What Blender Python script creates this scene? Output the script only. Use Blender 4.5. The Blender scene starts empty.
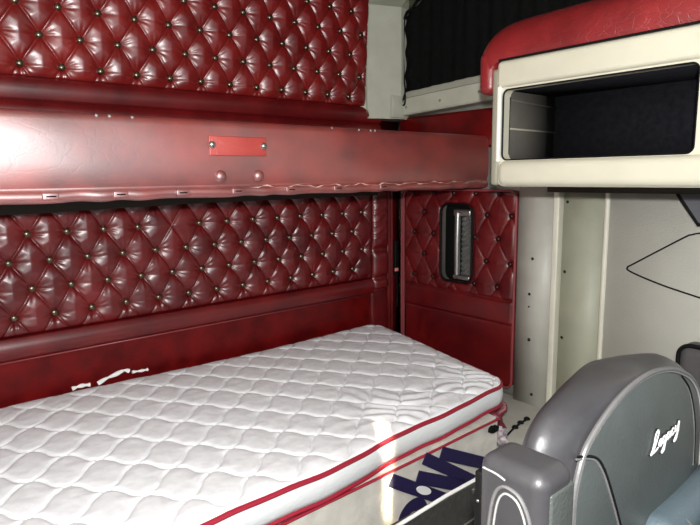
import bpy, bmesh, math, random
import numpy as np
from mathutils import Vector, Matrix, noise
random.seed(4)
C = bpy.context.scene.collection
ORG = {}            # object name -> world origin used while building
ZUP = 1.45          # camera height above the cab floor; everything below is written relative to eye height

# ---------------------------------------------------------------- materials
def nodes_of(name):
    m = bpy.data.materials.new(name); m.use_nodes = True
    nt = m.node_tree; b = nt.nodes['Principled BSDF']
    return m, nt, b
def mat(name, col, rough=.5, metal=0., coat=0., bump=0., bscale=60., var=0., vscale=6., spec=.5, sheen=0., coatr=.2, bdist=.004):
    m, nt, b = nodes_of(name)
    b.inputs['Base Color'].default_value = (*col, 1)
    b.inputs['Roughness'].default_value = rough
    b.inputs['Metallic'].default_value = metal
    b.inputs['Coat Weight'].default_value = coat
    b.inputs['Coat Roughness'].default_value = coatr
    b.inputs['Specular IOR Level'].default_value = spec
    b.inputs['Sheen Weight'].default_value = sheen
    tc = nt.nodes.new('ShaderNodeTexCoord')
    if var:
        n = nt.nodes.new('ShaderNodeTexNoise'); n.inputs['Scale'].default_value = vscale; n.inputs['Detail'].default_value = 5
        nt.links.new(tc.outputs['Object'], n.inputs['Vector'])
        r = nt.nodes.new('ShaderNodeValToRGB')
        r.color_ramp.elements[0].position = .3; r.color_ramp.elements[1].position = .7
        r.color_ramp.elements[0].color = (*[c*(1-var) for c in col], 1)
        r.color_ramp.elements[1].color = (*[min(1, c*(1+var)) for c in col], 1)
        nt.links.new(n.outputs['Fac'], r.inputs['Fac']); nt.links.new(r.outputs['Color'], b.inputs['Base Color'])
    if bump:
        n = nt.nodes.new('ShaderNodeTexNoise'); n.inputs['Scale'].default_value = bscale; n.inputs['Detail'].default_value = 6
        nt.links.new(tc.outputs['Object'], n.inputs['Vector'])
        bp = nt.nodes.new('ShaderNodeBump'); bp.inputs['Strength'].default_value = bump; bp.inputs['Distance'].default_value = bdist
        nt.links.new(n.outputs['Fac'], bp.inputs['Height']); nt.links.new(bp.outputs['Normal'], b.inputs['Normal'])
    return m
def leather(name, dark, light, rough=.42, coat=.35, coatr=.3, crack=.3, cscale=28, spec=.5, vscale=5, ior=1.9):
    """aged vinyl: mottled reds, fine grain and worn cracks"""
    m, nt, b = nodes_of(name)
    tc = nt.nodes.new('ShaderNodeTexCoord'); L = nt.links.new
    n = nt.nodes.new('ShaderNodeTexNoise'); n.inputs['Scale'].default_value = vscale; n.inputs['Detail'].default_value = 8; n.inputs['Roughness'].default_value = .6
    L(tc.outputs['Object'], n.inputs['Vector'])
    r = nt.nodes.new('ShaderNodeValToRGB'); r.color_ramp.elements[0].position = .35; r.color_ramp.elements[1].position = .68
    r.color_ramp.elements[0].color = (*dark, 1); r.color_ramp.elements[1].color = (*light, 1)
    L(n.outputs['Fac'], r.inputs['Fac']); L(r.outputs['Color'], b.inputs['Base Color'])
    b.inputs['Specular IOR Level'].default_value = spec; b.inputs['IOR'].default_value = ior
    b.inputs['Coat Weight'].default_value = coat; b.inputs['Coat Roughness'].default_value = coatr
    n2 = nt.nodes.new('ShaderNodeTexNoise'); n2.inputs['Scale'].default_value = 220; n2.inputs['Detail'].default_value = 3
    L(tc.outputs['Object'], n2.inputs['Vector'])
    mp = nt.nodes.new('ShaderNodeMapping'); mp.inputs['Scale'].default_value = (1, 1, 1.6)
    L(tc.outputs['Object'], mp.inputs['Vector'])
    v = nt.nodes.new('ShaderNodeTexVoronoi'); v.feature = 'DISTANCE_TO_EDGE'; v.inputs['Scale'].default_value = cscale
    dn = nt.nodes.new('ShaderNodeMix'); dn.data_type = 'VECTOR'; dn.inputs['Factor'].default_value = .12
    L(mp.outputs['Vector'], dn.inputs[4]); L(n.outputs['Color'], dn.inputs[5]); L(dn.outputs[1], v.inputs['Vector'])
    r2 = nt.nodes.new('ShaderNodeValToRGB'); r2.color_ramp.elements[0].position = 0; r2.color_ramp.elements[1].position = .05
    L(v.outputs['Distance'], r2.inputs['Fac'])
    b1 = nt.nodes.new('ShaderNodeBump'); b1.inputs['Strength'].default_value = crack; b1.inputs['Distance'].default_value = .002
    L(r2.outputs['Color'], b1.inputs['Height'])
    b2 = nt.nodes.new('ShaderNodeBump'); b2.inputs['Strength'].default_value = .10; b2.inputs['Distance'].default_value = .001
    L(n2.outputs['Fac'], b2.inputs['Height']); L(b1.outputs['Normal'], b2.inputs['Normal'])
    L(b2.outputs['Normal'], b.inputs['Normal']); L(b2.outputs['Normal'], b.inputs['Coat Normal'])
    rr = nt.nodes.new('ShaderNodeMapRange'); rr.inputs[3].default_value = rough-.08; rr.inputs[4].default_value = rough+.1
    L(n.outputs['Fac'], rr.inputs[0]); L(rr.outputs[0], b.inputs['Roughness'])
    return m
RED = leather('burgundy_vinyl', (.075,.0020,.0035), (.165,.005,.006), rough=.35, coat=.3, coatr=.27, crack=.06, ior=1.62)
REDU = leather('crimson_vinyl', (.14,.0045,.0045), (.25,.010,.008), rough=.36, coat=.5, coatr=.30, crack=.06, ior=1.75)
REDS = leather('worn_red_vinyl', (.13,.004,.003), (.33,.018,.010), rough=.48, coat=1., coatr=.48, crack=.055, cscale=16, ior=2.1)
REDS.node_tree.nodes['Principled BSDF'].inputs['Coat IOR'].default_value = 2.3
REDC = leather('bright_red_vinyl', (.15,.006,.008), (.29,.014,.016), rough=.43, coat=.6, coatr=.35, crack=.3, cscale=30, ior=1.6)
REDF = leather('flat_burgundy_vinyl', (.075,.0015,.0022), (.17,.004,.004), rough=.36, coat=.0, crack=.04, vscale=9, ior=1.45, spec=.4)
PIPE = mat('red_piping', (.34,.015,.035), .5, bump=.2)
PIPEV = mat('pink_vinyl_piping', (.26,.05,.055), .35)
BUT = mat('aged_brass_button', (.16,.13,.09), .3, .9)
WHITE = mat('quilted_ticking', (.86,.86,.885), .8, bump=.5, bscale=260, var=.06, vscale=30, spec=.25, bdist=.002)
BAND = mat('border_fabric', (.74,.75,.76), .7, bump=.5, bscale=70, spec=.3)
PLAST = mat('foundation_fabric', (.70,.66,.60), .4, bump=.6, bscale=24, var=.12, vscale=16, coat=.3, bdist=.006)
INK = mat('navy_print', (.018,.012,.06), .55, bump=.3)
GREY = mat('painted_grey_metal', (.50,.485,.43), .45, bump=.15, bscale=90, var=.08, vscale=8)
GREEN = mat('greenish_grey_trim', (.40,.40,.31), .5, bump=.15, var=.08, vscale=7)
CREAMR = mat('cream_ridge', (.70,.67,.56), .45, var=.08)
BEIGE = mat('beige_wall_panel', (.60,.595,.53), .55, bump=.25, bscale=160, var=.05, vscale=5)
WIN = mat('sage_window_frame', (.52,.52,.43), .4, bump=.12, bscale=60, var=.08, vscale=9)
CREAM = mat('cream_plastic', (.60,.57,.455), .38, bump=.12, bscale=90, var=.05)
CREAMD = mat('shaded_cream', (.30,.28,.215), .5)  # darker cream carries the shading of the locker's end bevel
LOCK = mat('locker_liner', (.070,.062,.053), .75, bump=.3, bscale=120, var=.15)
BLACKC = mat('black_carpet_and_shade', (.010,.010,.013), .9, spec=.1, bump=.5, bscale=300, var=.3, vscale=50)
CURT = mat('black_curtain_cloth', (.006,.006,.006), .95, bump=.5, bscale=300, var=.3, vscale=40, spec=.08)
BLACK = mat('black_rubber', (.004,.004,.004), .6, spec=.2)
HOLE = mat('dark_screw', (.02,.018,.015), .4, .5)
CHROME = mat('worn_chrome', (.42,.42,.40), .3, .9, bump=.3, bscale=50)
SEATF = mat('slate_leather', (.062,.071,.069), .42, bump=.2, bscale=170, var=.12, vscale=9, coat=.1, coatr=.4, spec=.6)
SEATS = mat('charcoal_leather', (.042,.040,.043), .42, bump=.30, bscale=38, var=.15, vscale=9, coat=.1, spec=.6)
SEATB = mat('blue_grey_leather', (.085,.115,.135), .42, bump=.3, bscale=150, var=.12, vscale=9, spec=.6)
THREAD = mat('pale_thread', (.32,.31,.30), .6)
SEATP = mat('grey_welt', (.13,.125,.125), .45, bump=.3)
WTHREAD = mat('white_embroidery', (.60,.60,.60), .6)
DTHREAD = mat('black_thread', (.006,.006,.006), .7)
FLUFF = mat('white_lint', (.85,.83,.82), .8)
DARKG = mat('dark_grey_board', (.05,.048,.045), .55, bump=.6, bscale=200, var=.25, vscale=60)
FLOORM = mat('rubber_floor', (.03,.03,.03), .8, bump=.5)
CEILM = mat('ceiling_cloth', (.35,.33,.29), .9)
PINK = mat('pink_tag', (.7,.25,.22), .5)
DBRONZE = mat('dark_brown', (.03,.022,.015), .7)

# ---------------------------------------------------------------- helpers
def link_mesh(name, me, m, parent=None, smooth=True, origin=None):
    me.materials.clear(); me.materials.append(m)
    if smooth:
        me.polygons.foreach_set('use_smooth', [True]*len(me.polygons))
    o = bpy.data.objects.new(name, me); C.objects.link(o)
    if parent is not None:
        po = ORG[parent.name]; me.transform(Matrix.Translation(-po)); o.parent = parent; ORG[o.name] = po
    else:
        if origin is None:
            co = np.empty(len(me.vertices)*3); me.vertices.foreach_get('co', co); co = co.reshape(-1, 3)
            lo, hi = co.min(0), co.max(0); origin = Vector(((lo[0]+hi[0])/2, (lo[1]+hi[1])/2, lo[2]))
        origin = Vector(origin)
        me.transform(Matrix.Translation(-origin)); o.location = origin; ORG[o.name] = origin
    return o
def obj(name, bm, m, parent=None, smooth=True, ang=40):
    me = bpy.data.meshes.new(name); bmesh.ops.recalc_face_normals(bm, faces=bm.faces)
    if smooth:
        for e in bm.edges:
            if len(e.link_faces) == 2 and e.calc_face_angle(0) > math.radians(ang): e.smooth = False
    bm.to_mesh(me); bm.free()
    return link_mesh(name, me, m, parent, smooth)
def thing(name, label, cat, loc, group=None):
    o = bpy.data.objects.new(name, None); C.objects.link(o); o.empty_display_size = .05
    o.location = loc; ORG[o.name] = Vector(loc); o['label'] = label; o['category'] = cat
    if group: o['group'] = group
    return o
def tag(o, label, cat, group=None):
    o['label'] = label; o['category'] = cat
    if group: o['group'] = group
    return o
def struct(o): o['kind'] = 'structure'; return o
def box(bm, x0, x1, y0, y1, z0, z1, bev=0, seg=3):
    r = bmesh.ops.create_cube(bm, size=1)
    vs = r['verts']
    for v in vs: v.co = Vector(((x0+x1)/2+v.co.x*(x1-x0), (y0+y1)/2+v.co.y*(y1-y0), (z0+z1)/2+v.co.z*(z1-z0)))
    if bev:
        es = list({e for v in vs for e in v.link_edges})
        bmesh.ops.bevel(bm, geom=es, offset=bev, segments=seg, profile=.5, affect='EDGES')
    return bm
def Box(*a, **k): return box(bmesh.new(), *a, **k)
def tube(bm, pts, r, seg=8, closed=False, rf=None, cap=True):
    pts = [Vector(p) for p in pts]; n = len(pts); rings = []
    up = None
    for i, p in enumerate(pts):
        a = pts[(i-1) % n] if (closed or i > 0) else p; c = pts[(i+1) % n] if (closed or i < n-1) else p
        t = (c-a).normalized()
        if up is None:
            up = Vector((0,0,1)) if abs(t.z) < .9 else Vector((0,1,0))
        s = t.cross(up).normalized(); up = s.cross(t).normalized()
        rr = r if rf is None else rf(i/(n-1))
        rings.append([bm.verts.new(p+rr*(math.cos(2*math.pi*k/seg)*s+math.sin(2*math.pi*k/seg)*up)) for k in range(seg)])
    for i in range(n if closed else n-1):
        A, B = rings[i], rings[(i+1) % n]
        for k in range(seg): bm.faces.new((A[k], A[(k+1) % seg], B[(k+1) % seg], B[k]))
    if not closed and cap:
        bm.faces.new(rings[0][::-1]); bm.faces.new(rings[-1])
    return bm
def Tube(*a, **k): return tube(bmesh.new(), *a, **k)
def smooth_path(pts, n=8, closed=False):
    P = [Vector(p) for p in pts]; N = len(P); out = []
    for i in range(N if closed else N-1):
        p0 = P[(i-1) % N] if closed or i > 0 else P[i]; p1 = P[i]; p2 = P[(i+1) % N]
        p3 = P[(i+2) % N] if closed or i+2 < N else p2
        for k in range(n):
            t = k/n
            out.append(.5*((2*p1)+(p2-p0)*t+(2*p0-5*p1+4*p2-p3)*t*t+(3*p1-p0-3*p2+p3)*t**3))
    if not closed: out.append(P[-1])
    return out
def prism(bm, poly, a0, a1, axis):
    """poly = 2D outline; extruded along axis 0/1/2 from a0 to a1"""
    def mk(p, a):
        c = list(p); c.insert(axis, a); return Vector(c)
    A = [bm.verts.new(mk(p, a0)) for p in poly]; B = [bm.verts.new(mk(p, a1)) for p in poly]
    n = len(poly)
    for i in range(n): bm.faces.new((A[i], A[(i+1) % n], B[(i+1) % n], B[i]))
    bm.faces.new(A[::-1]); bm.faces.new(B)
    return bm
def rrect(x0, x1, y0, y1, r, n=6):
    out = []
    for cx, cy, a0 in ((x1-r, y1-r, 0), (x0+r, y1-r, 90), (x0+r, y0+r, 180), (x1-r, y0+r, 270)):
        for k in range(n+1):
            a = math.radians(a0+90*k/n); out.append((cx+r*math.cos(a), cy+r*math.sin(a)))
    return out
def dome(bm, c, n, r, h, seg=12, rings=4):
    """flattened dome at c pointing along n"""
    n = Vector(n).normalized(); s = n.orthogonal().normalized(); t = n.cross(s)
    top = bm.verts.new(Vector(c)+n*h); prev = None
    for j in range(1, rings+1):
        a = math.pi/2*j/rings
        ring = [bm.verts.new(Vector(c)+n*h*math.cos(a)+r*math.sin(a)*(math.cos(2*math.pi*k/seg)*s+math.sin(2*math.pi*k/seg)*t)) for k in range(seg)]
        for k in range(seg):
            if prev is None: bm.faces.new((top, ring[k], ring[(k+1) % seg]))
            else: bm.faces.new((prev[k], ring[k], ring[(k+1) % seg], prev[(k+1) % seg]))
        prev = ring
    bm.faces.new(prev[::-1])
    return bm
def Dome(*a, **k): return dome(bmesh.new(), *a, **k)
def grid_mesh(name, P, skip=None):
    """P: (ny,nx,3) array -> mesh with faces; skip = boolean mask (ny-1,nx-1) of faces left out"""
    ny, nx, _ = P.shape
    idx = np.arange(ny*nx).reshape(ny, nx)
    F = np.stack([idx[:-1,:-1], idx[:-1,1:], idx[1:,1:], idx[1:,:-1]], -1)
    F = F[~skip] if skip is not None else F.reshape(-1, 4)
    me = bpy.data.meshes.new(name); me.from_pydata(P.reshape(-1,3).tolist(), [], F.reshape(-1,4).tolist()); me.update()
    return me
def fnoise(U, V, s, seed=0., oct=3):
    out = np.zeros(U.shape); rng = np.random.RandomState(int(seed*10)+7)
    for o in range(oct):
        f = s*(1.9**o)
        for _ in range(4):
            a = rng.uniform(0, 2*np.pi); ph = rng.uniform(0, 6.28)
            out += np.sin((U*np.cos(a)+V*np.sin(a))*f+ph+1.3*np.sin((V*np.cos(a)-U*np.sin(a))*f*.7+ph*2))/(1.6**o)
    return out/6

# ---------------------------------------------------------------- tufting
def tuft(U, V, u0, du, v0, dv, buttons, A=.030, seed=1., wr=.0011):
    dv = abs(dv)
    """pillow height over a plane. buttons at (u0+du*i, v0-dv*k); returns height and list of button seats"""
    p = (U-u0)/du; q = (v0-V)/(2*dv)
    s = p+q; t = p-q
    ds = np.abs(s-np.round(s)); dt = np.abs(t-np.round(t))
    wcell = 2*du*2*dv/math.hypot(du, 2*dv)/1.0*.5
    dcr = np.minimum(ds, dt)*wcell*1.0
    g = .55*(1-np.exp(-(dcr/.0055)**1.2))+.45*(1-np.exp(-(dcr/.03)**1.6))
    # distance to nearest lattice button
    bu = U*0+9.; ang = U*0; 
    for (a, b) in buttons:
        d = np.hypot(U-a, V-b); m = d < bu
        ang = np.where(m, np.arctan2(V-b, U-a)+a*37, ang); bu = np.where(m, d, bu)
    rise = 1-np.exp(-(bu/.034)**1.35)
    h = A*rise*(.62+.38*g)-.007*np.exp(-(bu/.015)**2)-.0050*np.exp(-(dcr/.0026)**2)*rise
    h += .0016*fnoise(U, V, 20, seed, 2)*rise
    fold = np.sin(9*ang+2*np.sin(3*ang))*np.exp(-((bu-.036)/.018)**2)
    h += wr*fold
    # tension folds sideways from each button
    vv = q*2
    dh = np.abs(vv-np.round(vv))*dv
    par = np.abs(np.mod(p+np.round(vv)*.5+.5, 1)-.5)
    h -= .0016*np.exp(-(dh/.006)**2)*np.exp(-((bu-.045)/.03)**2)
    return h, bu
DBUT = mat('dark_button', (.03,.012,.010), .35, .5)
def add_buttons(parent, seats, normal, r=.0145, m=None):
    first = None
    for c in seats:
        if first is None:
            bm = Dome((0,0,0), normal, r, .009, 14, 5)
            me = bpy.data.meshes.new('button'); bmesh.ops.recalc_face_normals(bm, faces=bm.faces); bm.to_mesh(me); bm.free()
            me.materials.append(m or BUT); me.polygons.foreach_set('use_smooth', [True]*len(me.polygons)); first = me
        o = bpy.data.objects.new('button', first); C.objects.link(o); o.parent = parent
        o.location = Vector(c)-ORG[parent.name]; ORG[o.name] = Vector(c)

# ---------------------------------------------------------------- room shell
XW, YW = 2.50, 2.53
struct(obj('wall_back', Box(-1.0, 2.62, YW, YW+.05, -1.45, 1.30), REDF))
struct(obj('floor', Box(-1.0, 2.62, -1.2, YW+.05, -1.50, -1.45), FLOORM))
struct(obj('ceiling', Box(-1.0, 2.62, -1.2, YW+.05, 1.25, 1.30), CEILM))
struct(obj('wall_left', Box(-1.05, -1.0, -1.2, YW+.05, -1.50, 1.30), BEIGE))
w = struct(obj('wall_right', Box(XW, XW+.06, -1.2, YW+.05, -1.50, 1.30), BEIGE))
# ridged pressed panel at the door side: raised sheet with a hairline arrow groove
bm = bmesh.new(); prism(bm, [(.0, -1.45), (1.185, -1.45), (1.185, -.03), (.0, -.03)], 2.452, 2.499, 0)
door = tag(obj('wall_panel', bm, BEIGE), 'smooth beige side wall panel behind the seat with a long pointed groove moulded in it', 'wall panel')
gp = smooth_path([(2.449,.60,-.215),(2.449,.80,-.232),(2.449,.85,-.243),(2.449,.88,-.258),(2.449,1.06,-.378),(2.449,1.088,-.398),(2.449,1.075,-.416),(2.449,.95,-.455),(2.449,.80,-.488),(2.449,.60,-.53)], 6)
g = obj('groove', Tube(gp, .0035, 6), BLACK, door); g['label'] = 'dark pointed moulding line'
bm = Tube([(2.456,1.192,-1.4),(2.456,1.192,-.03)], .012, 10)
obj('edge_bead', bm, CREAMR, door)
# greenish recessed strip
post = thing('pillar_trim', 'tall greenish grey recessed pillar strip between cream ridge and beige panel', 'trim', (2.48,1.30,-1.45))
obj('strip', Box(2.468, 2.499, 1.205, 1.405, -1.45, -.03), GREEN, post)
for z in (-.129, -.456, -.775): obj('screw', Dome((2.468, 1.387, z), (-1,0,0), .0075, .003), HOLE, post)
rid = tag(obj('ridge_trim', Box(2.43, 2.499, 1.407, 1.437, -1.16, -.03, bev=.006), CREAMR), 'narrow raised cream vertical ridge on the side wall, left of the greenish strip', 'trim')
mp = thing('metal_panel', 'bare grey metal strip with dark screws beside the red tufted door panel', 'metal strip', (2.47,1.54,-1.155))
obj('plate', Box(2.455, 2.499, 1.438, 1.637, -1.155, -.03), GREY, mp)
for y, z, r in ((1.551,-.410,.008),(1.562,-.588,.0075),(1.562,-.652,.005),(1.555,-.820,.009),(1.53,-1.10,.008)):
    obj('screw', Dome((2.455, y, z), (-1,0,0), r, .003), HOLE, mp)
# ledge at the foot of the bunk
tr = struct(obj('trim_1', Box(1.99, 2.499, 1.08, 2.49, -1.45, -1.155, bev=.01), GREY))

# ---------------------------------------------------------------- lower tufted back panel
u0, du, v0, dv = .4517, .14361, -.2057, .10786
def wall_panel(name, label, x0, x1, z0, z1, u0, du, v0, dv, rows, skipb, nshape, A, seed, m_=None, yb=2.5, tilt=0., zt=0.):
    t = thing(name, label, 'wall panel', ((x0+x1)/2, yb, z0))
    step = .0036
    nx, nz = int((x1-x0)/step), int((z1-z0)/step)
    U, V = np.meshgrid(np.linspace(x0, x1, nx), np.linspace(z1, z0, nz))
    bts = []
    for k in rows:
        off = 0 if k % 2 == 0 else -.5
        for i in range(-4, 16):
            a = u0+du*(i+off); b = v0-dv*k
            if x0+.012 < a < x1-.012 and z0+.01 < b < z1-.005: bts.append((a, b))
    keep = [b for b in bts if not any(math.hypot(b[0]-s[0], b[1]-s[1]) < .03 for s in skipb)]
    h, bu = tuft(U, V, u0, du, v0, dv, keep, A, seed)
    eb = np.clip((V-z0)/.035, 0, 1)**.6; h = h*(.25+.75*eb)
    # short drop folds under the lowest row
    zl = min(b[1] for b in bts)
    for (a, b) in bts:
        if b < zl+.01: h -= .007*np.exp(-((U-a)/.008)**2)*np.where(V < b, 1, 0)*np.exp(-np.abs(V-b)/.06)
    er = np.clip((x1-U)/.02, 0, 1)**.5; h = h*(.2+.8*er)
    Y = yb+tilt*(V-zt)-h
    Y[0,:] = YW-.003; Y[-1,:] = YW-.004; Y[:,0] = YW-.003; Y[:,-1] = YW-.003
    me = grid_mesh('padding', np.stack([U, Y, V], -1))
    link_mesh('padding', me, m_ or RED, t)
    add_buttons(t, [(a, yb+tilt*(b-zt)-.002, b) for (a, b) in keep], (0,-1,0))
    return t
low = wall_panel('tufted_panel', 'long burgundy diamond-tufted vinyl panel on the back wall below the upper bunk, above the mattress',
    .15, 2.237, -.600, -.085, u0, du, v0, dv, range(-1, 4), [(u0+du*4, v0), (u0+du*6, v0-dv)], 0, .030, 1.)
# roll and flat skirt below it
bm = bmesh.new()
prof = [(2.527,-.600),(2.495,-.600),(2.475,-.604),(2.462,-.622),(2.459,-.650),(2.465,-.678),(2.480,-.692),(2.492,-.697),(2.527,-.699)]
prism(bm, prof, .0, 2.237, 0)
obj('roll', bm, RED, low)
bm = bmesh.new()
prof = [(2.505,-.701),(2.512,-.72),(2.512,-1.15),(2.527,-1.15),(2.527,-.701)]
prism(bm, [(y, z) for y, z in prof], .0, 2.237, 0)
obj('skirt', bm, REDF, low)
obj('seam_cord', Tube([(.0,2.494,-.699),(2.237,2.494,-.699)], .004, 6), PIPEV, low)
# upper panel
U0, dU, V0, dV = .47739, .14434, .43136, .10891
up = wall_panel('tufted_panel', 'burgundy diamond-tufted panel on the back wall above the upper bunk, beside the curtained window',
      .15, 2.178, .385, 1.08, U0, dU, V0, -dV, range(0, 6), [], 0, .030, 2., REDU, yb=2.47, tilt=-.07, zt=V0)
bm = bmesh.new()
prof = [(2.505,.386),(2.472,.384),(2.458,.366),(2.455,.335),(2.466,.305),(2.482,.296),(2.470,.285),(2.462,.262),(2.468,.235),(2.488,.222),(2.492,.16),(2.527,.16),(2.527,.386)]
prism(bm, prof, .0, 2.30, 0)
obj('roll', bm, RED, up)

# padded corner column
col = thing('padded_column', 'narrow vertical puffed burgundy vinyl column in the corner at the right end of the back wall', 'padding', (2.305,2.5,-1.0))
nz, nx = 200, 28
zz = np.linspace(-.085, -1.0, nz); aa = np.linspace(0, np.pi, nx)
A_, Z_ = np.meshgrid(aa, zz)
prof = .042*np.ones(nz)
for zc, wd, dp in ((-.43,.022,.018),(-.60,.016,.016),(-.672,.006,.02)): prof -= dp*np.exp(-((zz-zc)/wd)**2)
prof = np.where(zz < -.68, .014, prof)
h = prof[:,None]*np.sin(A_)**.7
h += np.where(Z_ > -.40, .0022*np.sin(Z_*260+6*np.cos(A_)+3*np.sin(Z_*90)), 0)*np.sin(A_)
h += .001*fnoise(A_*.05, Z_, 60, 3)
X_ = 2.305-.064*np.cos(A_)
P = np.stack([X_, 2.498-h, Z_], -1); P[:,0,1] = YW; P[:,-1,1] = YW; P[0,:,1] = YW; P[-1,:,1] = YW
link_mesh('padding', grid_mesh('padding', P), RED, col)
add_buttons(col, [(2.305, 2.482, -.43)], (0,-1,0), .012)
# flat strip with two vertical welts
cs = thing('corner_strip', 'flat dark red vinyl strip with vertical welts filling the corner beside the door panel', 'trim', (2.41,2.5,-1.14))
obj('strip', Box(2.372, 2.452, 2.488, YW-.001, -1.14, -.085), REDF, cs)
for x, r in ((2.378,.006),(2.402,.008)): obj('welt', Tube([(x,2.486,-1.13),(x+.002,2.486,-.6),(x,2.486,-.09)], r, 8), RED, cs)
lt = thing('door_latch', 'black strap latch with a small pink tag hanging in the corner gap', 'latch', (2.425,2.455,-.60))
obj('strap', Box(2.410, 2.440, 2.462, 2.480, -.60, -.39, bev=.004), BLACK, lt)
obj('tail', Tube([(2.428,2.468,-.60),(2.432,2.466,-.70),(2.43,2.468,-.80)], .004, 6), BLACK, lt)
obj('tag', Box(2.402, 2.428, 2.452, 2.461, -.575, -.555, bev=.002), PINK, lt)
# ---------------------------------------------------------------- side tufted door panel
sp = thing('tufted_door_panel', 'red tufted vinyl panel with rounded corners and a small oval vent on the side wall', 'door panel', (2.45,2.03,-1.10))
y0, y1, z0, z1 = 1.640, 2.420, -1.10, -.080
step = .005
ny, nz = int((y1-y0)/step), int((z1-z0)/step)
Yg, Zg = np.meshgrid(np.linspace(y0, y1, ny), np.linspace(z1, z0, nz))
sb = []
for k, z in enumerate((-.097,-.207,-.327,-.450,-.578)):
    for i in range(-1, 7):
        yy = (1.748 if k % 2 == 0 else 1.6725)+.1475*i
        if 1.66 < yy < 2.40 and not (1.875 < yy < 2.15 and -.66 < z < -.12 and not (k in (2,4) and yy < 1.9)): sb.append((yy, z))
h, bu = tuft(Yg, Zg, 1.748, .1475, -.087, .122, sb, .017, 5., .001)
band = (Zg < -.635)
h = np.where(band, .016+.0*Zg, h)
h -= .012*np.exp(-((Zg+.640+.0*Yg)/.006)**2)
h = np.where(Zg < -.765, .007, h); h -= .006*np.exp(-((Zg+.765)/.005)**2)
h += .0012*fnoise(Yg, Zg, 22, 4)
# outline rounding
cy = np.clip(Yg, y0+.045, y1-.02); cz = np.clip(Zg, z0+.045, z1-.045)
rr = np.where(Yg < y0+.045, .045, np.where(Yg > y1-.02, .02, .045))
dd = np.hypot(Yg-cy, (Zg-cz)); sc = np.where(dd > rr, rr/np.maximum(dd, 1e-6), 1)
Ys = cy+(Yg-cy)*sc; Zs = cz+(Zg-cz)*sc
ed = np.minimum(np.minimum(Ys-y0, y1-Ys), np.minimum(Zs-z0, z1-Zs)); h = h*np.clip(ed/.02, .1, 1)**.5
# vent hole
vy0, vy1, vz0, vz1, vr = 1.905, 2.130, -.585, -.155, .05
cy = np.clip(Ys, vy0+vr, vy1-vr); cz = np.clip(Zs, vz0+vr, vz1-vr)
dv_ = np.hypot(Ys-cy, Zs-cz)-vr
h = h*np.clip(.35+dv_/.03, .35, 1)
Xs = 2.452-h
Xs[0,:] = 2.499; Xs[-1,:] = 2.499; Xs[:,0] = 2.499; Xs[:,-1] = 2.499
inside = dv_ < -.003
sk = inside[:-1,:-1] & inside[1:,1:] & inside[:-1,1:] & inside[1:,:-1]
link_mesh('padding', grid_mesh('padding', np.stack([Xs, Ys, Zs], -1), sk), RED, sp)
add_buttons(sp, [(2.444, a, b) for a, b in sb], (-1,0,0), .013, DBUT)
out = rrect(y0, y1, z0, z1, .04)
obj('welt', Tube([(2.440, a, b) for a, b in out], .0065, 8, closed=True), PIPEV, sp)['label'] = 'pink vinyl welt around the panel edge'
def ringpath(ins, x, r): return [(x, a, b) for a, b in rrect(vy0+ins, vy1-ins, vz0+ins, vz1-ins, r, 8)]
vent = obj('vent_frame', Tube(ringpath(.002, 2.437, .05), .007, 8, closed=True), BLACK, sp)
bm = bmesh.new(); prism(bm, rrect(vy0-.004, vy1+.004, vz0-.004, vz1+.004, .05), 2.488, 2.498, 0)
obj('back_plate', bm, BLACK, vent)
obj('roller', Tube([(2.450,2.015,-.545),(2.447,2.015,-.365),(2.447,2.015,-.36),(2.450,2.015,-.205)], .017, 14), CHROME, vent)['label'] = 'chrome roller rod'
obj('bracket', Box(2.446, 2.474, 1.93, 2.045, -.222, -.185, bev=.006), CHROME, vent)
obj('bracket', Box(2.446, 2.474, 1.93, 2.045, -.572, -.548, bev=.006), CHROME, vent)
U_, V_ = np.meshgrid(np.linspace(1.922, 2.0, 24), np.linspace(-.225, -.545, 90))
hx = .004*np.sin(V_*230+3*np.sin(U_*70))+.003*fnoise(U_, V_, 120, 6)
link_mesh('foil_screen', grid_mesh('foil_screen', np.stack([2.468+hx, U_, V_], -1)), mat('foil_grey', (.20,.20,.19), .4, .6, bump=.6, bscale=90), vent)
obj('door_cord', Tube([(2.438,2.432,-1.12),(2.436,2.432,-.62),(2.44,2.434,-.40),(2.438,2.432,-.10)], .008, 8), PIPEV, sp)

# ---------------------------------------------------------------- upper bunk
ub = thing('upper_bunk', 'long padded worn red vinyl upper bunk shelf running across the cab', 'bunk', (1.1,2.1,-.07))
pr = [(1.850,.197),(1.835,.196),(1.822,.188),(1.816,.17),(1.813,.12),(1.812,.05),(1.816,.0),(1.824,-.022),(1.826,-.028),(1.818,-.033),(1.812,-.043),(1.815,-.056),(1.824,-.064),(1.84,-.066),(2.452,-.066),(2.452,.15),(2.1,.17)]
ys = []
nseg = 260
xs = np.linspace(-.35, 2.438, nseg)
Pp = np.zeros((len(pr)+1, nseg, 3))
for j in range(len(pr)+1):
    yb, zb = pr[j % len(pr)]
    for i, x in enumerate(xs):
        wv = .0025*math.sin(x*7+zb*9)+.0015*math.sin(x*17+2+zb*20) if yb < 1.9 else 0
        lip = (.0025*math.sin(x*33+math.sin(x*11)*2)) if zb < -.03 and yb < 1.85 else 0
        Pp[j, i] = (x, yb+wv+lip, zb+lip*.8)
link_mesh('padding', grid_mesh('padding', Pp), REDS, ub)
me = ub.children[0].data; me.polygons.foreach_set('use_smooth', [True]*len(me.polygons))
obj('end_board', Box(-.36, -.35, 1.83, 2.45, -.06, .18), REDF, ub)
obj('access_patch', Box(.895, 1.119, 1.806, 1.814, .076, .142, bev=.003), leather('patch_red', (.42,.03,.025), (.50,.055,.04), .5, .3, .4), ub)['label'] = 'lighter red rectangular patch'
for x in (.905, 1.108): obj('screw', Dome((x, 1.806, .112), (0,-1,0), .013, .010), CHROME, ub)
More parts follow.
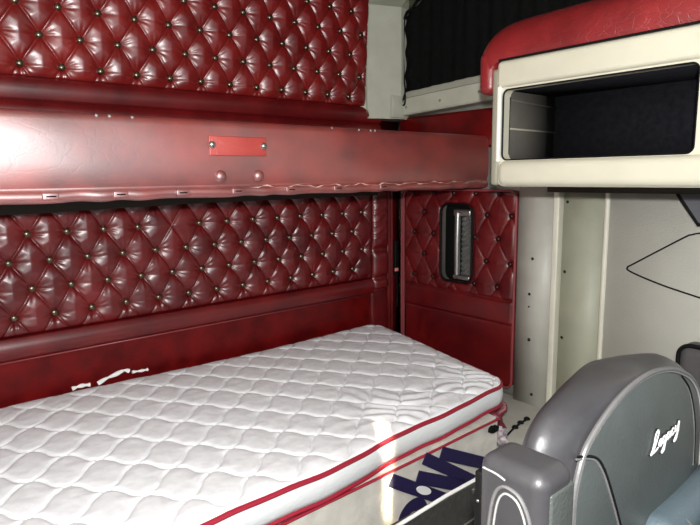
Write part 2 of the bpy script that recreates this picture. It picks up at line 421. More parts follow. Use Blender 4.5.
for x in (.936, 1.087): obj('stud', Dome((x, 1.816, .006), (0,-1,0), .022, .016), REDS, ub)
for x in (.20, .396, .592, .793, .997, 1.222, 1.45, 1.7):
    tb = obj('lip_tab', Box(x-.022, x+.022, 1.805, 1.815, -.056, -.036, bev=.003), REDS, ub)
    obj('slot', Box(x-.012, x+.014, 1.8035, 1.806, -.048, -.044), BLACK, tb)
for x in (.542, .580, .648, 1.434, 1.575, 1.640, 1.664): obj('staple', Dome((x, 1.822, .189), (0,-1,.4), .005, .004, 8, 3), THREAD, ub)
pts = [(x, 1.8105-.001*math.sin(x*50), -.034+.004*math.sin(x*41)+.0022*math.sin(x*97)) for x in np.linspace(1.05, 2.43, 120)]
obj('seam_thread', Tube(pts, .0022, 5, rf=lambda t: .0004+.0032*abs(math.sin(t*37)*math.sin(t*91))**1.5), mat('torn_backing', (.62,.45,.36), .7), ub)['label'] = 'pale torn seam thread'
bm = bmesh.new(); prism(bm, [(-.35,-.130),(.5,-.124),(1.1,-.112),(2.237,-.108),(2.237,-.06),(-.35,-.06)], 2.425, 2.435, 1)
obj('bunk_shade_strip', bm, DBRONZE, ub)  # added dark strip, stands for the bunk's shadow along the back wall

obj('side_bolster', Box(2.44, 2.499, .9, 2.46, .14, .335, bev=.015), REDF, ub)
# ---------------------------------------------------------------- mattress
BL, BR, FR, FL = Vector((-.12,2.49)), Vector((2.235,2.455)), Vector((2.012,1.365)), Vector((-.12,1.245))
def quad(a, b):   # a 0..1 along X, b 0..1 from front to back
    return (FL*(1-a)+FR*a)*(1-b)+(BL*(1-a)+BR*a)*b
Lx, Ly, rc = 2.25, 1.12, .085
def front_wave(a): return .010*math.sin(a*9+.6)+.006*math.sin(a*21)
def top_pt(s, t):
    # s,t metres in the rounded rectangle
    p = quad(s/Lx, t/Ly)
    p = p+Vector((0, front_wave(s/Lx)*(1-t/Ly)))
    return p
def outline(n_c=8, ins=0.):
    pts = []
    rr_ = rc
    corners = [(Lx-ins-rr_, Ly-ins-rr_, 0), (ins+rr_, Ly-ins-rr_, 90), (ins+rr_, ins+rr_, 180), (Lx-ins-rr_, ins+rr_, 270)]
    loc = []
    for cx, cy, a0 in corners:
        for k in range(n_c+1):
            a = math.radians(a0+90*k/n_c); loc.append((cx+rr_*math.cos(a), cy+rr_*math.sin(a)))
    dens = []
    for i in range(len(loc)):
        p, q = loc[i], loc[(i+1) % len(loc)]; d = math.hypot(q[0]-p[0], q[1]-p[1]); m = max(1, int(d/.03))
        for k in range(m): dens.append((p[0]+(q[0]-p[0])*k/m, p[1]+(q[1]-p[1])*k/m))
    return dens
def sag(x, y): return -.870+.006*math.sin(x*3.1+.4)-.004*math.sin(y*5)
mt = thing('mattress', 'white quilted single mattress with red piping lying on the lower bunk', 'mattress', (1.0,1.9,-.975))
stp = .0046
S_, T_ = np.meshgrid(np.linspace(0, Lx, int(Lx/stp)), np.linspace(0, Ly, int(Ly/stp)))
cs_ = np.clip(S_, rc, Lx-rc); ct_ = np.clip(T_, rc, Ly-rc)
dd = np.hypot(S_-cs_, T_-ct_); sc = np.where(dd > rc, rc/np.maximum(dd, 1e-9), 1.)
S2 = cs_+(S_-cs_)*sc; T2 = ct_+(T_-ct_)*sc
ed = np.minimum(np.minimum(S2, Lx-S2), np.minimum(T2, Ly-T2)); dd2 = rc-np.hypot(S2-cs_, T2-ct_); ed = np.minimum(ed, np.where(dd > 0, np.maximum(dd2, 0), 1)); ed = np.maximum(ed, 0)
a = S2/Lx; b = T2/Ly
fw = .010*np.sin(a*9+.6)+.006*np.sin(a*21)
X = (FL.x*(1-a)+FR.x*a)*(1-b)+(BL.x*(1-a)+BR.x*a)*b
Y = (FL.y*(1-a)+FR.y*a)*(1-b)+(BL.y*(1-a)+BR.y*a)*b+fw*(1-b)
av, bv, o0 = np.array([.0785,-.0975]), np.array([-.1185,-.0985]), np.array([.347,2.182])
M = np.linalg.inv(np.array([av, bv]).T)
ss = M[0,0]*(X-o0[0])+M[0,1]*(Y-o0[1]); tt = M[1,0]*(X-o0[0])+M[1,1]*(Y-o0[1])
s3 = ss+.055*np.sin(2*np.pi*tt); t3 = tt+.05*np.sin(2*np.pi*ss)
ds = np.abs(s3-np.round(s3)); dt = np.abs(t3-np.round(t3))
dcr = np.minimum(ds*.125*.95, dt*.15*.8)
pil = .5*(1-np.exp(-(dcr/.0045)**1.3))+.5*(1-np.exp(-(dcr/.022)**1.5))
hz = .0085*pil-.0048*np.exp(-(dcr/.0027)**2)
hz += .0016*fnoise(X, Y, 55, 2)
# slack wrinkles toward the front right
mask = np.clip((X-1.05)/.35, 0, 1)*np.clip((1.85-Y)/.35, 0, 1)
hz += .0035*mask*np.sin((X*.75+Y*.65)*70+4*np.sin(X*13)+3*np.sin(Y*17))
edge = np.clip(ed/.05, 0, 1)
Z = -.870+.006*np.sin(X*3.1+.4)-.004*np.sin(Y*5)+(hz+.008)*edge**.4-.009
link_mesh('quilted_top', grid_mesh('quilted_top', np.stack([X, Y, Z], -1)), WHITE, mt)
ol = outline()
def ring_at(z_, off, wv=0.):
    c = Vector((Lx/2, Ly/2)); out = []
    for i, (s, t) in enumerate(ol):
        p = top_pt(s, t); q = top_pt(s+(1e-3 if s > Lx/2 else -1e-3), t)
        # outward normal from rounded rectangle
        cx, cy = min(max(s, rc), Lx-rc), min(max(t, rc), Ly-rc)
        n = Vector((s-cx, t-cy)); n = n.normalized() if n.length > 1e-6 else Vector((0,-1))
        p = p+n*off
        out.append(Vector((p.x, p.y, sag(p.x, p.y)+.870-.870+z_+wv*math.sin(i*.9)+wv*math.sin(i*.37+1))))
    return out
bm = bmesh.new(); rings = []
for z_, off in ((-.012,-.004),(-.024,.006),(-.05,.012),(-.078,.010),(-.100,-.002)):
    rings.append([bm.verts.new(p) for p in ring_at(z_, off, .0012)])
for A_r, B_r in zip(rings, rings[1:]):
    n = len(A_r)
    for i in range(n): bm.faces.new((A_r[i], A_r[(i+1) % n], B_r[(i+1) % n], B_r[i]))
bm.faces.new(rings[-1])
obj('side_band', bm, BAND, mt, ang=80)
obj('piping', Tube(ring_at(-.015, .002, .0010), .0085, 8, closed=True), PIPE, mt)['label'] = 'red piping around the top edge'
obj('piping', Tube(ring_at(-.101, .001, .0015), .0065, 8, closed=True), PIPE, mt)['label'] = 'red piping around the bottom edge'

# box foundation
def fy(x): return 1.272+.054*(x+.12)/2.1
bx = thing('box_foundation', 'off-white bed base under the mattress with large navy printed letters on its side', 'bed base', (1.0,1.9,-1.33))
bm = bmesh.new()
nx, nz = 140, 14
xg = np.linspace(-.10, 1.885, nx); zg = np.linspace(-.990, -1.33, nz)
XX, ZZ = np.meshgrid(xg, zg)
YY = 1.272+.054*(XX+.12)/2.1-.006*np.sin((ZZ+.985)/.345*np.pi)+.003*fnoise(XX, ZZ, 26, 8)
P = np.stack([XX, YY, ZZ], -1)
link_mesh('front_cover', grid_mesh('front_cover', P), PLAST, bx)
bm = bmesh.new(); prism(bm, [(-.10,1.284),(1.885,1.336),(2.06,2.40),(-.10,2.44)], -1.33, -.989, 2)
obj('body', bm, PLAST, bx, smooth=False)
obj('piping', Tube([(x, fy(x)-.004, -.990-.0015*math.sin(x*6)-.006*max(0,(x-1.3))) for x in np.linspace(-.1,1.885,60)], .005, 6), PIPE, bx)['label'] = 'thin red piping along the base edge'
k = .968
def stroke(bm, p, q, w):
    p, q = Vector(p)*k, Vector(q)*k; d = (q-p).normalized(); n = Vector((-d.y, d.x))*w/2; N = 14
    rows = []
    for i in range(N+1):
        c = p+(q-p)*i/N
        rows.append([bm.verts.new((e.x, fy(e.x)-.0125-.0005, e.y)) for e in (c+n, c-n)]+[bm.verts.new((e.x, fy(e.x)-.0085, e.y)) for e in (c-n, c+n)])
    for A_, B_ in zip(rows, rows[1:]):
        for j in range(4): bm.faces.new((A_[j], A_[(j+1) % 4], B_[(j+1) % 4], B_[j]))
    bm.faces.new(rows[0]); bm.faces.new(rows[-1][::-1])
    return bm
bm = bmesh.new(); stroke(bm, (1.290,-1.050), (1.66,-1.290), .046); stroke(bm, (1.426,-1.089), (1.80,-1.282), .046); obj('printed_letter', bm, INK, bx)
bm = bmesh.new(); stroke(bm, (1.465,-1.030), (1.85,-1.290), .044); stroke(bm, (1.56,-1.042), (1.90,-1.215), .048); obj('printed_letter', bm, INK, bx)
bm = bmesh.new()
R1, R2 = .080, .030
cx, cz = 1.400*k, -1.243*k
ro = []
for i in range(41):
    a_ = 2*math.pi*i/40
    ro.append([bm.verts.new((cx+r*math.cos(a_), fy(cx+r*math.cos(a_))-.0128, cz+r*math.sin(a_)*.95)) for r in (R2, R1)])
for A_, B_ in zip(ro, ro[1:]): bm.faces.new((A_[0], A_[1], B_[1], B_[0]))
obj('printed_letter', bm, INK, bx)
bm = bmesh.new(); blob = []
for i in range(24):
    a_ = 2*math.pi*i/24; u_, v_ = .046*math.cos(a_), .015*math.sin(a_)
    blob.append(((1.458+u_*.86+v_*.5)*k, (-1.153-u_*.5+v_*.86)*k))
f_ = [bm.verts.new((x, fy(x)-.0160, z)) for x, z in blob]; g_ = [bm.verts.new((x, fy(x)-.0130, z)) for x, z in blob]
bm.faces.new(f_)
for i in range(24): bm.faces.new((f_[i], f_[(i+1) % 24], g_[(i+1) % 24], g_[i]))
obj('sticker', bm, FLUFF, bx)['label'] = 'small white oval patch'
obj('platform', Box(-.10, 1.985, 1.345, 2.46, -1.45, -1.331), GREY, bx)

# odds and ends round the mattress foot
def crumple(n, c, sx, sy, sz, m, seed, label, cat, name):
    bm = bmesh.new(); bmesh.ops.create_icosphere(bm, subdivisions=3, radius=1)
    for v in bm.verts:
        f = 1+.45*noise.noise(v.co*1.8+Vector((seed,0,0)))+.25*noise.noise(v.co*4+Vector((0,seed,0)))
        v.co = Vector((v.co.x*sx*f, v.co.y*sy*f, v.co.z*sz*f))+Vector(c)
    return tag(obj(name, bm, m), label, cat)
def scrap(pts, r, label, name='stuffing_scrap', m=FLUFF, cat='scrap'):
    P_ = smooth_path(pts, 5)
    return tag(obj(name, Tube(P_, r, 8, rf=lambda t: r*(.45+.6*abs(math.sin(t*7+1)))), m), label, cat)
scrap([(.555,2.468,-.852),(.59,2.466,-.847),(.625,2.464,-.850)], .009, 'short flat white stuffing scrap at the back edge of the mattress, leftmost scrap')
scrap([(.655,2.462,-.853),(.69,2.46,-.838),(.73,2.458,-.828),(.765,2.456,-.818),(.785,2.455,-.826)], .0095, 'long bent white stuffing scrap by the red wall, middle of the scraps')
scrap([(.80,2.462,-.836),(.84,2.462,-.839),(.87,2.464,-.841)], .007, 'thin white stuffing scrap by the red wall, rightmost scrap')
fl = bmesh.new()
U_, V_ = np.meshgrid(np.linspace(0, 1, 22), np.linspace(0, 1, 30))
P = np.stack([1.97+.10*U_+.03*V_+.012*np.sin(V_*9), 1.46-.02*U_+.02*np.sin(U_*9+V_*7)+.015*fnoise(U_, V_, 9, 3), -1.0-.150*V_+.01*U_], -1)
fl.free()
o = tag(link_mesh('vinyl_flap', grid_mesh('vinyl_flap', P), mat('maroon_scrap', (.16,.02,.03), .45, bump=.6, bscale=30, var=.5, vscale=30)), 'crumpled maroon vinyl flap hanging under the foot corner of the mattress', 'flap')
sm = o.modifiers.new('thick', 'SOLIDIFY'); sm.thickness = .004
crumple(0, (1.975,1.375,-1.115), .035, .03, .035, mat('speckled_cloth', (.40,.34,.36), .8, bump=1, bscale=60, var=.8, vscale=45), 3., 'crumpled speckled rag tucked beside the foot end of the bed base', 'rag', 'rag')
crumple(0, (1.835,1.310,-1.018), .030, .012, .014, BLACK, 5., 'small black rubber scrap wedged under the mattress corner piping', 'scrap', 'rubber_scrap')
tag(obj('wire_clip', Tube(smooth_path([(2.21,1.60,-1.128),(2.25,1.60,-1.115),(2.29,1.60,-1.125),(2.31,1.60,-1.140)], 5), .007, 8), FLUFF), 'small white clip on the ledge below the red door panel', 'clip')
o = thing('strap', 'thin black strap with buckle lumps lying on the grey ledge by the seat', 'strap', (2.2,1.45,-1.155))
obj('webbing', Tube([(2.06,1.40,-1.150),(2.14,1.42,-1.148),(2.22,1.435,-1.150),(2.29,1.44,-1.150)], .005, 6), BLACK, o)
for x, y in ((2.16,1.424),(2.22,1.435),(2.28,1.44)): obj('buckle', Dome((x,y,-1.150), (0,0,1), .016, .012, 8, 3), BLACK, o)

# dark board with a white top edge in front of the bed base
bd = thing('board', 'dark grey upright board with a white top edge in front of the lettered bed base', 'board', (1.1,1.09,-1.45))
bm = bmesh.new(); prism(bm, rrect(.75, 1.475, -1.449, -1.004, .03), 1.085, 1.105, 1)
obj('panel', bm, DARKG, bd)
obj('top_edge', Tube([(.77,1.088,-1.001),(1.0,1.082,-1.002),(1.30,1.094,-.999),(1.470,1.098,-1.003)], .006, 8), FLUFF, bd)['label'] = 'white top edge'
pts = [(1.452-.012, 1.0835, -1.02),(1.440,1.0835,-1.09),(1.432,1.0835,-1.115),(1.41,1.0835,-1.128),(1.2,1.0835,-1.13)]
obj('raised_bead', Tube(smooth_path(pts, 6), .003, 6), mat('bead_grey', (.16,.15,.14), .5), bd)
obj('clip', Box(1.405, 1.432, 1.074, 1.084, -1.030, -1.012, bev=.003), CHROME, bd)

# ---------------------------------------------------------------- locker
lk = thing('wall_locker', 'cream open-fronted overhead locker with a red padded top, dark inside', 'cabinet', (2.1,.9,-.045))
X0, X1 = 1.80, 2.44
LY0, LY1, LZ0, LZ1 = .30, 1.312, -.044, .402
OY0, OY1, OZ0, OZ1 = .640, 1.290, .052, .305
# face: outer rounded rectangle with rounded opening
def face_ring(bm, outer, inner, x0, x1):
    n = len(outer)
    vs = [[bm.verts.new((x, a, b)) for a, b in pl] for x, pl in ((x0, outer), (x0, inner), (x1, inner), (x1, outer))]
    for j in range(4):
        A_, B_ = vs[j], vs[(j+1) % 4]
        for i in range(n): bm.faces.new((A_[i], A_[(i+1) % n], B_[(i+1) % n], B_[i]))
    return bm
inner = rrect(OY0, OY1, OZ0, OZ1, .022)
face = obj('face_frame', face_ring(bmesh.new(), rrect(LY0, LY1-.004, LZ0, LZ1, .035), inner, 1.812, 1.86), CREAM, lk)
# protruding rails, top and bottom
obj('top_rail', Box(1.795, 1.85, LY0, LY1-.002, .312, LZ1+.004, bev=.018, seg=5), CREAM, lk)
obj('bottom_rail', Box(1.790, 1.85, LY0, LY1-.014, LZ0, .050, bev=.029, seg=7), CREAM, lk)
obj('side_rail', Box(1.797, 1.815, LY1-.021, LY1-.005, .045, .318, bev=.006), mat('highlight_cream', (.86,.84,.76), .3), lk)  # highlight on this thin bar put into a brighter cream
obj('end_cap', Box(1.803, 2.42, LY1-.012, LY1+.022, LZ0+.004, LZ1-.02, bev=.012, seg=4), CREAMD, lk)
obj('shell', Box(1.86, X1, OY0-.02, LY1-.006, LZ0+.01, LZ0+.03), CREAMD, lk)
obj('roof_board', Box(1.86, X1, OY0-.3, LY1-.006, OZ1+.002, OZ1+.02), BLACKC, lk)  # black colour here stands in for shade under the locker roof
obj('shelf_board', Box(1.86, X1, OY0-.02, LY1-.006, OZ0-.02, OZ0-.004), LOCK, lk)
ei = obj('end_liner', Box(1.855, 2.17, OY1, OY1+.01, OZ0, OZ1), LOCK, lk)
obj('ridge', Tube([(1.86,OY1-.002,.168),(2.165,OY1-.002,.166)], .004, 6), CREAMD, ei)
obj('ridge', Tube([(1.86,OY1-.002,.272),(2.165,OY1-.002,.262)], .006, 6), LOCK, ei)
obj('back_liner', Box(2.165, 2.18, OY0-.3, LY1-.01, OZ0-.01, OZ1+.004), BLACKC, lk)
obj('near_liner', Box(1.86, 2.165, OY0-.022, OY0-.006, OZ0, OZ1), BLACKC, lk)
bm = bmesh.new()
obj('gasket', Tube([(1.815, a, b) for a, b in inner], .004, 6, closed=True), BLACK, lk)
# padded red top
def cushion():
    prf = [(1.800,.408),(1.793,.425),(1.794,.462),(1.804,.500),(1.826,.535),(1.87,.562),(1.95,.580),(2.1,.590),(2.42,.585)]
    ysl = [LY0, .5, .7, .9, 1.05, 1.18, 1.26, 1.32, 1.36, 1.385, 1.402, 1.412]
    Pm = np.zeros((len(ysl)+1, len(prf), 3))
    for i, y in enumerate(ysl):
        s = (1-.06*max(0, y-.9)/.4)*(1. if y < 1.28 else math.sqrt(max(0, 1-((y-1.28)/.134)**2)))
        for j, (x, z) in enumerate(prf):
            drop = 0 if y < 1.32 else -.085*((y-1.32)/.084)**1.5
            zz_ = .400+(z-.400)*(.25+.75*s)
            xx_ = x+(1-s)*.05
            zz_ = zz_ if j > 0 else zz_+drop
            Pm[i, j] = (xx_, y, zz_)
    Pm[-1] = Pm[-2]; Pm[-1,:,2] = .31; Pm[-1,:,1] = 1.406
    return Pm
me = grid_mesh('padded_top', cushion())
o = link_mesh('padded_top', me, REDC, lk)
sb_ = o.modifiers.new('sub', 'SUBSURF'); sb_.levels = 2; sb_.render_levels = 2
o['label'] = 'red vinyl padded top'
obj('end_pad', Box(1.808, 2.40, 1.336, 1.404, .298, .455, bev=.028, seg=5), REDC, lk)
obj('welt', Tube([(1.797, y, .407) for y in np.linspace(LY0, 1.30, 12)], .004, 6), BLACK, lk)
obj('rear_strip', Box(2.15, 2.449, .3, 1.30, -.075, LZ0+.009), DBRONZE, lk)  # dark brown strip below the rear of the locker

# ---------------------------------------------------------------- window, curtain
wn = bpy.data.objects.new('window_1', None); C.objects.link(wn); wn.location = (2.4,2.0,.35); ORG[wn.name] = Vector((2.4,2.0,.35)); wn['kind'] = 'structure'
bm = bmesh.new(); prism(bm, [(2.160,2.499),(2.164,2.472),(2.180,2.463),(2.385,2.386),(2.455,2.40),(2.499,2.50),(2.45,2.527),(2.16,2.527)], .322, .93, 2)
pz = obj('frame_post', bm, WIN, wn, smooth=False)
obj('channel', Tube([(2.185,2.460,.33),(2.185,2.460,1.0)], .004, 6), GREEN, wn)
bm = bmesh.new()
A_ = [Vector(p) for p in ((2.164,2.472,.93),(2.180,2.463,.93),(2.385,2.386,.93),(2.455,2.40,.93))]
B_ = [Vector(p) for p in ((2.26,2.50,1.06),(2.28,2.49,1.06),(2.46,2.40,1.0),(2.49,2.42,1.0))]
va, vb = [bm.verts.new(p) for p in A_], [bm.verts.new(p) for p in B_]
for i in range(3): bm.faces.new((va[i], va[i+1], vb[i+1], vb[i]))
obj('frame_head', bm, GREEN, wn, smooth=False)
for z in (.868, .553): obj('screw', Dome((2.262,2.442,z), (-.42,-.9,0), .007, .003), HOLE, wn)
bm = bmesh.new()   # sill: bevelled strip rising toward the cab front
def sill_sec(y, dz): return [(2.499,y,.34+dz),(2.405,y,.340+dz),(2.398,y,.348+dz),(2.398,y,.432+dz),(2.412,y,.440+dz),(2.45,y,.500+dz),(2.499,y,.505+dz)]
sa = [bm.verts.new(p) for p in sill_sec(2.415, 0)]; sb2 = [bm.verts.new(p) for p in sill_sec(1.0, .058)]
n = len(sa)
for i in range(n): bm.faces.new((sa[i], sa[(i+1) % n], sb2[(i+1) % n], sb2[i]))
bm.faces.new(sa); bm.faces.new(sb2[::-1])
obj('sill', bm, WIN, wn, smooth=False)
obj('corner_plate', Box(2.31, 2.400, 2.378, 2.40, .326, .448, bev=.003), WIN, wn)
for y, z in ((2.36,.385),(2.109,.397),(1.85,.412)): obj('screw', Dome((2.398,y,z), (-1,0,0), .008, .006), CHROME, wn)
obj('upper_panel', Box(2.47, 2.499, 1.0, 2.42, .5, 1.249), GREEN, wn)
# curtain: wavy black cloth
ny, nz = 220, 80
yy = np.linspace(2.385, .95, ny); vv = np.linspace(0, 1, nz)
Yg, Vg = np.meshgrid(yy, vv)
zb = .475+(2.385-Yg)*.045; zt_ = np.minimum(.865+(2.385-Yg)*1.05, 1.06) if False else np.minimum(.88+(2.385-Yg)*.60, 1.20)
Zg = zb+(zt_-zb)*Vg
Xg = 2.425+.004*np.sin(Yg*34+1.2*np.sin(Vg*3))+.004*np.sin(Yg*80)+.012*np.exp(-((Yg-2.36)/.02)**2)*np.sin(Vg*21)
Yg = Yg+.022*np.exp(-((Yg-2.385)/.05)**2)
cu = thing('curtain', 'black cloth curtain covering the upper side window', 'curtain', (2.42,1.7,.47))
o = link_mesh('cloth', grid_mesh('cloth', np.stack([Xg, Yg, Zg], -1)), CURT, cu)
sm = o.modifiers.new('thick', 'SOLIDIFY'); sm.thickness = .003
obj('cord', Tube(smooth_path([(2.415,2.39,.88),(2.41,2.395,.72),(2.412,2.392,.56),(2.405,2.375,.48),(2.392,2.37,.45),(2.390,2.385,.405),(2.390,2.365,.403),(2.392,2.362,.455)], 6), .005, 6), BLACK, cu)
obj('hem_folds', Tube(smooth_path([(2.41,2.385,.87),(2.405,2.36,.90),(2.41,2.33,.91),(2.40,2.28,.94),(2.41,2.22,.975),(2.41,2.12,1.04)], 6), .009, 8), CURT, cu)

# ---------------------------------------------------------------- dark door fittings at the right edge
bm = bmesh.new(); prism(bm, [(.45,-.068),(.893,-.068),(.893,-.082),(.815,-.195),(.45,-.195)], 2.40, 2.449, 0)
bmesh.ops.bevel(bm, geom=list(bm.edges), offset=.005, segments=2, affect='EDGES')
c1 = thing('grab_handle_cover', 'dark grey angled plastic cover with black rim high on the beige wall under the locker', 'cover', (2.42,.67,-.2))
obj('cover', bm, mat('grey_plastic', (.10,.10,.115), .45), c1)
obj('rim', Tube([(2.405,.45,-.066),(2.405,.893,-.066),(2.405,.895,-.084),(2.405,.815,-.198),(2.405,.45,-.198)], .007, 6), BLACK, c1)
c2 = thing('door_pad', 'dark grey rounded door pad with black rim behind the right edge of the seat', 'door pad', (2.38,.6,-1.0))
obj('pad', Box(2.33, 2.45, .30, .830, -1.0, -.655, bev=.04, seg=6), mat('grey_pad', (.085,.080,.082), .5, bump=.3), c2)
obj('rim', Tube([(2.345, a_, b_) for a_, b_ in rrect(.31, .828, -.998, -.657, .045)], .009, 8, closed=True), BLACK, c2)

# ---------------------------------------------------------------- seat
st = thing('cab_seat', 'dark grey leather cab seat with script embroidery on its backrest and folded-up armrest', 'seat', (1.1,.3,-1.45))
fr = [(.842,-.98),(.838,-.80),(.838,-.66),(.838,-.58),(.842,-.52),(.866,-.462),(.903,-.432),(.945,-.410),(.985,-.395),(1.033,-.384),(1.085,-.379),(1.136,-.381),(1.204,-.393),(1.264,-.413),(1.325,-.443),(1.375,-.490),(1.405,-.56),(1.415,-.66),(1.415,-.80),(1.41,-.98)]
sh0 = [(.762,-.98),(.755,-.80),(.752,-.66),(.752,-.56),(.758,-.49),(.776,-.432),(.812,-.400),(.866,-.382),(.925,-.371),(.994,-.365),(1.06,-.364),(1.12,-.367),(1.20,-.374),(1.28,-.388),(1.35,-.418),(1.42,-.47),(1.462,-.56),(1.475,-.66),(1.475,-.80),(1.47,-.98)]
sh = [(x+max(0, min(1, (1.15-x)/.25))*.026, z-(.010 if x < 1.1 and z > -.5 else .003)) for x, z in sh0]
ctr = Vector((1.12,-.64))
def dense(pl):
    return [Vector((p.x, p.z)) for p in smooth_path([(x, 0, z) for x, z in pl], 7)]
FO, SO = dense(fr), dense(sh)
def front_y(t, x, z): return .44-.034*(1-t**3.0)+.010*max(0, (x-1.11))/.3*0
bm = bmesh.new(); rings = []
def add_ring(pl, y): rings.append([bm.verts.new((p.x, y, p.y)) for p in pl])
def lerp(A, B, t): return [a*(1-t)+b*t for a, b in zip(A, B)]
add_ring(lerp(FO, [ctr]*len(FO), .02), .444)
for y, t in ((.447,0),(.455,.40),(.468,.74),(.485,.94),(.498,1.0),(.512,.86),(.527,.56),(.540,.1),(.55,-.5)): add_ring(lerp(FO, SO, t), y)
rings.append([bm.verts.new((ctr.x, .552, -.7)) ] )
last = rings.pop()
for A_, B_ in zip(rings, rings[1:]):
    for i in range(len(A_)-1): bm.faces.new((A_[i], A_[i+1], B_[i+1], B_[i]))
for i in range(len(rings[-1])-1): bm.faces.new((rings[-1][i], rings[-1][i+1], last[0]))
sh_o = obj('backrest_shell', bm, SEATS, st, ang=70)
bm = bmesh.new(); rings = []
for t in (1, .985, .95, .88, .78, .66, .54, .42, .3, .18, .08): rings.append([bm.verts.new((ctr.x+(p.x-ctr.x)*t, front_y(t, 0, 0)+(.004 if t == 1 else 0), ctr.y+(p.y-ctr.y)*t)) for p in FO])
cv = bm.verts.new((ctr.x, front_y(0, 0, 0), ctr.y))
for A_, B_ in zip(rings, rings[1:]):
    for i in range(len(A_)-1): bm.faces.new((A_[i], A_[i+1], B_[i+1], B_[i]))
for i in range(len(FO)-1): bm.faces.new((rings[-1][i], rings[-1][i+1], cv))
fp = obj('front_panel', bm, SEATF, st, ang=70); fp['label'] = 'slate grey front panel of the backrest'
def surf(x, z, off=0., it=0):
    x0_, z0_ = x, z
    y_ = .41
    for _ in range(3):
        y_ = surf0(x0_*y_/.44, z0_*y_/.44).y
    return surf0(x0_*y_/.44, z0_*y_/.44, off)
def surf0(x, z, off=0.):
    d = Vector((x, z))-ctr; best = 1.
    # ratio t along the ray centre -> outline
    for a_, b_ in zip(FO, FO[1:]):
        e = b_-a_; den = d.x*e.y-d.y*e.x
        if abs(den) < 1e-9: continue
        w_ = a_-ctr; s_ = (w_.x*e.y-w_.y*e.x)/den; u_ = (w_.x*d.y-w_.y*d.x)/den
        if s_ > 0 and -.001 <= u_ <= 1.001: best = 1/s_; break
    return Vector((x, front_y(min(best, 1), x, z)-off, z))
obj('welt', Tube([(p.x, .438, p.y) for p in FO], .0052, 8), SEATP, st)['label'] = 'pale grey welt around the front panel'
obj('welt', Tube([(p.x*.985+.0165, .4365, p.y*.985-.0095) for p in FO], .0022, 6), THREAD, st)
for pl in ([(.850,-.462),(.90,-.478),(.935,-.512),(.983,-.582),(1.024,-.659),(1.045,-.72)], [(1.270,-.424),(1.325,-.47),(1.368,-.552),(1.385,-.66)]):
    sp_ = smooth_path([surf(x, z, .0005) for x, z in pl], 6)
    obj('seam', Tube(sp_, .0024, 6), BLACK, fp)
    obj('seam', Tube([p+Vector((-.005,0,-.003)) for p in sp_], .0020, 6), SEATP, fp)
# embroidered script
SC = {'L': [(.02,.18),(-.02,.02),(.06,.10),(.16,.42),(.24,.78),(.22,.98),(.13,.86),(.10,.55),(.04,.20),(.02,.04),(.12,.02),(.26,.10)],
      'e': [(.28,.14),(.36,.26),(.37,.40),(.31,.36),(.29,.18),(.34,.06),(.42,.16)],
      'g': [(.56,.36),(.48,.40),(.43,.24),(.47,.08),(.55,.20),(.58,.38),(.56,.02),(.50,-.32),(.42,-.34),(.50,-.10),(.60,.14)],
      'a': [(.74,.34),(.66,.40),(.61,.22),(.65,.06),(.72,.20),(.76,.38),(.74,.10),(.80,.12)],
      'c': [(.92,.34),(.86,.40),(.80,.24),(.83,.08),(.92,.16)],
      'y': [(.98,.42),(.96,.22),(1.0,.10),(1.07,.24),(1.12,.52),(1.10,.10),(1.03,-.32),(.94,-.34),(1.02,-.10),(1.12,.06)]}
def script_tubes(r, off, m, nm):
    bm = bmesh.new()
    for pl in SC.values():
        P_ = smooth_path([(a_, 0, b_) for a_, b_ in pl], 5)
        P_ = [surf(1.137+p.x*.117, -.556+p.x*.010+p.z*.044, off) for p in P_]
        tube(bm, P_, r, 6)
    return obj(nm, bm, m, fp, ang=80)
script_tubes(.0034, .0002, DTHREAD, 'lettering_outline')['label'] = 'dark outline of the script lettering'
script_tubes(.0019, .0030, WTHREAD, 'embroidered_lettering')['label'] = 'white embroidered script lettering'
obj('lumbar_cushion', Box(1.048, 1.40, .352, .43, -.97, -.638, bev=.034, seg=7), SEATB, st)['label'] = 'blue grey lumbar cushion'
obj('seam', Tube([(1.118,.375,-.642),(1.124,.357,-.655),(1.135,.3515,-.67),(1.150,.3515,-.75),(1.16,.3515,-.95)], .0028, 6), SEATP, st)
# folded armrest
ar = obj('armrest', Box(.680, .768, .398, .516, -.99, -.424, bev=.024, seg=7), SEATS, st)
obj('armrest_pad', Box(.697, .762, .3955, .410, -.97, -.452, bev=.006, seg=3), mat('light_slate_leather', (.060,.066,.062), .42, bump=.4, bscale=150), ar)['label'] = 'lighter slate end face'
arch = [(.6785,.492,-.62),(.6785,.488,-.53),(.6785,.480,-.482),(.6785,.467,-.462),(.6785,.450,-.460),(.6785,.434,-.468),(.6785,.420,-.492),(.6785,.413,-.53),(.6785,.411,-.62)]
A3 = smooth_path(arch, 6)
obj('stitched_welt', Tube(A3, .0028, 6), SEATP, ar)
obj('stitched_welt', Tube([Vector((p.x, .450+(p.y-.450)*.80, p.z-.010)) for p in A3], .0018, 6), THREAD, ar)
obj('edge_seam', Tube(smooth_path([(.681,.503,-.446),(.680,.48,-.446),(.680,.462,-.450)], 5), .0018, 6), THREAD, ar)
rb = obj('recliner_bracket', Box(.700, .716, .518, .534, -1.05, -.470, bev=.004), BLACK, st)
for z in (-.52,-.60,-.64): obj('bolt', Dome((.6998,.526,z), (-1,0,0), .003, .002), CHROME, rb)
obj('seat_cushion', Box(.80, 1.44, -.10, .50, -1.13, -.965, bev=.05, seg=6), SEATF, st)
obj('pedestal', Box(.90, 1.34, .0, .45, -1.449, -1.13, bev=.02), BLACK, st)

# ---------------------------------------------------------------- raise the scene so the floor is at z = 0
for o in list(C.objects):
    if o.parent is None: o.location.z += ZUP

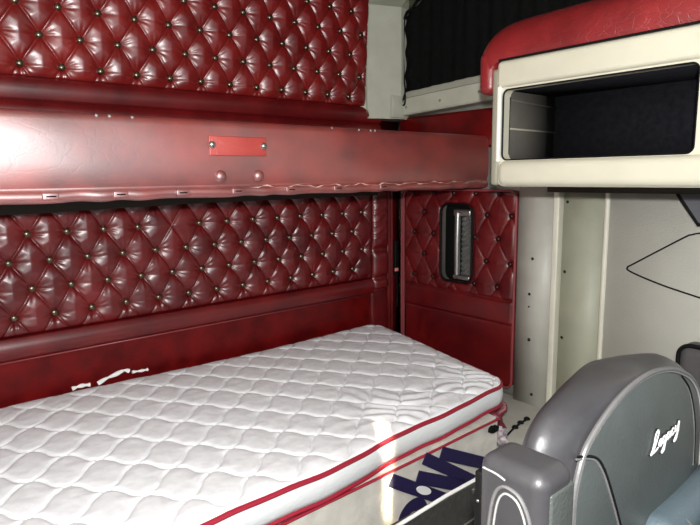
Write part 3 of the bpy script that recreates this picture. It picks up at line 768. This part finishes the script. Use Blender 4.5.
# ---------------------------------------------------------------- camera
F, yaw, pitch, roll = 570.63, .69462, .14974, -.01282
f = Vector((math.sin(yaw)*math.cos(pitch), math.cos(yaw)*math.cos(pitch), -math.sin(pitch)))
r = Vector((math.cos(yaw), -math.sin(yaw), 0)); u = r.cross(f)
R0 = math.cos(roll)*r+math.sin(roll)*u; R1_ = -math.sin(roll)*r+math.cos(roll)*u
cam = bpy.data.cameras.new('camera'); co = bpy.data.objects.new('camera', cam); C.objects.link(co)
cam.sensor_width = 36; cam.lens = F/700*36; cam.clip_start = .05
co.matrix_world = Matrix(((R0.x, R1_.x, -f.x, 0), (R0.y, R1_.y, -f.y, 0), (R0.z, R1_.z, -f.z, ZUP), (0,0,0,1)))
bpy.context.scene.camera = co

# ---------------------------------------------------------------- light
def light(name, kind, loc, power, col=(1,1,1), **kw):
    l = bpy.data.lights.new(name, kind); l.energy = power; l.color = col
    for k_, v_ in kw.items(): setattr(l, k_, v_)
    o = bpy.data.objects.new(name, l); C.objects.link(o); o.location = loc
    return o
light('camera_flash', 'POINT', (-.02,-.03,ZUP+.15), 205, (1,1,.985), shadow_soft_size=.022)
a_ = light('windscreen_daylight', 'AREA', (.6,-1.15,ZUP+.15), 9, (.86,.93,1), shape='RECTANGLE', size=2.2, size_y=.8)
a_.rotation_euler = (math.radians(85), 0, 0)
# sliver of sun that falls through a gap onto the mattress edge
tgt = Vector((1.245,1.31,ZUP-.95)); src = Vector((.36,-.05,ZUP+.45))
sn = light('sun_gap', 'AREA', src, .32, (1,.80,.52), shape='RECTANGLE', size=.024, size_y=.30)
sn.data.spread = math.radians(1.5)
d = (tgt-src).normalized()
sn.rotation_euler = d.to_track_quat('-Z', 'Y').to_euler()
wd = bpy.data.worlds.new('world'); bpy.context.scene.world = wd; wd.use_nodes = True
wd.node_tree.nodes['Background'].inputs[0].default_value = (.8,.9,1,1)
wd.node_tree.nodes['Background'].inputs[1].default_value = .12
vs = bpy.context.scene.view_settings
vs.view_transform = 'Standard'; vs.look = 'None'; vs.exposure = 0; vs.gamma = 1; vs.use_curve_mapping = False
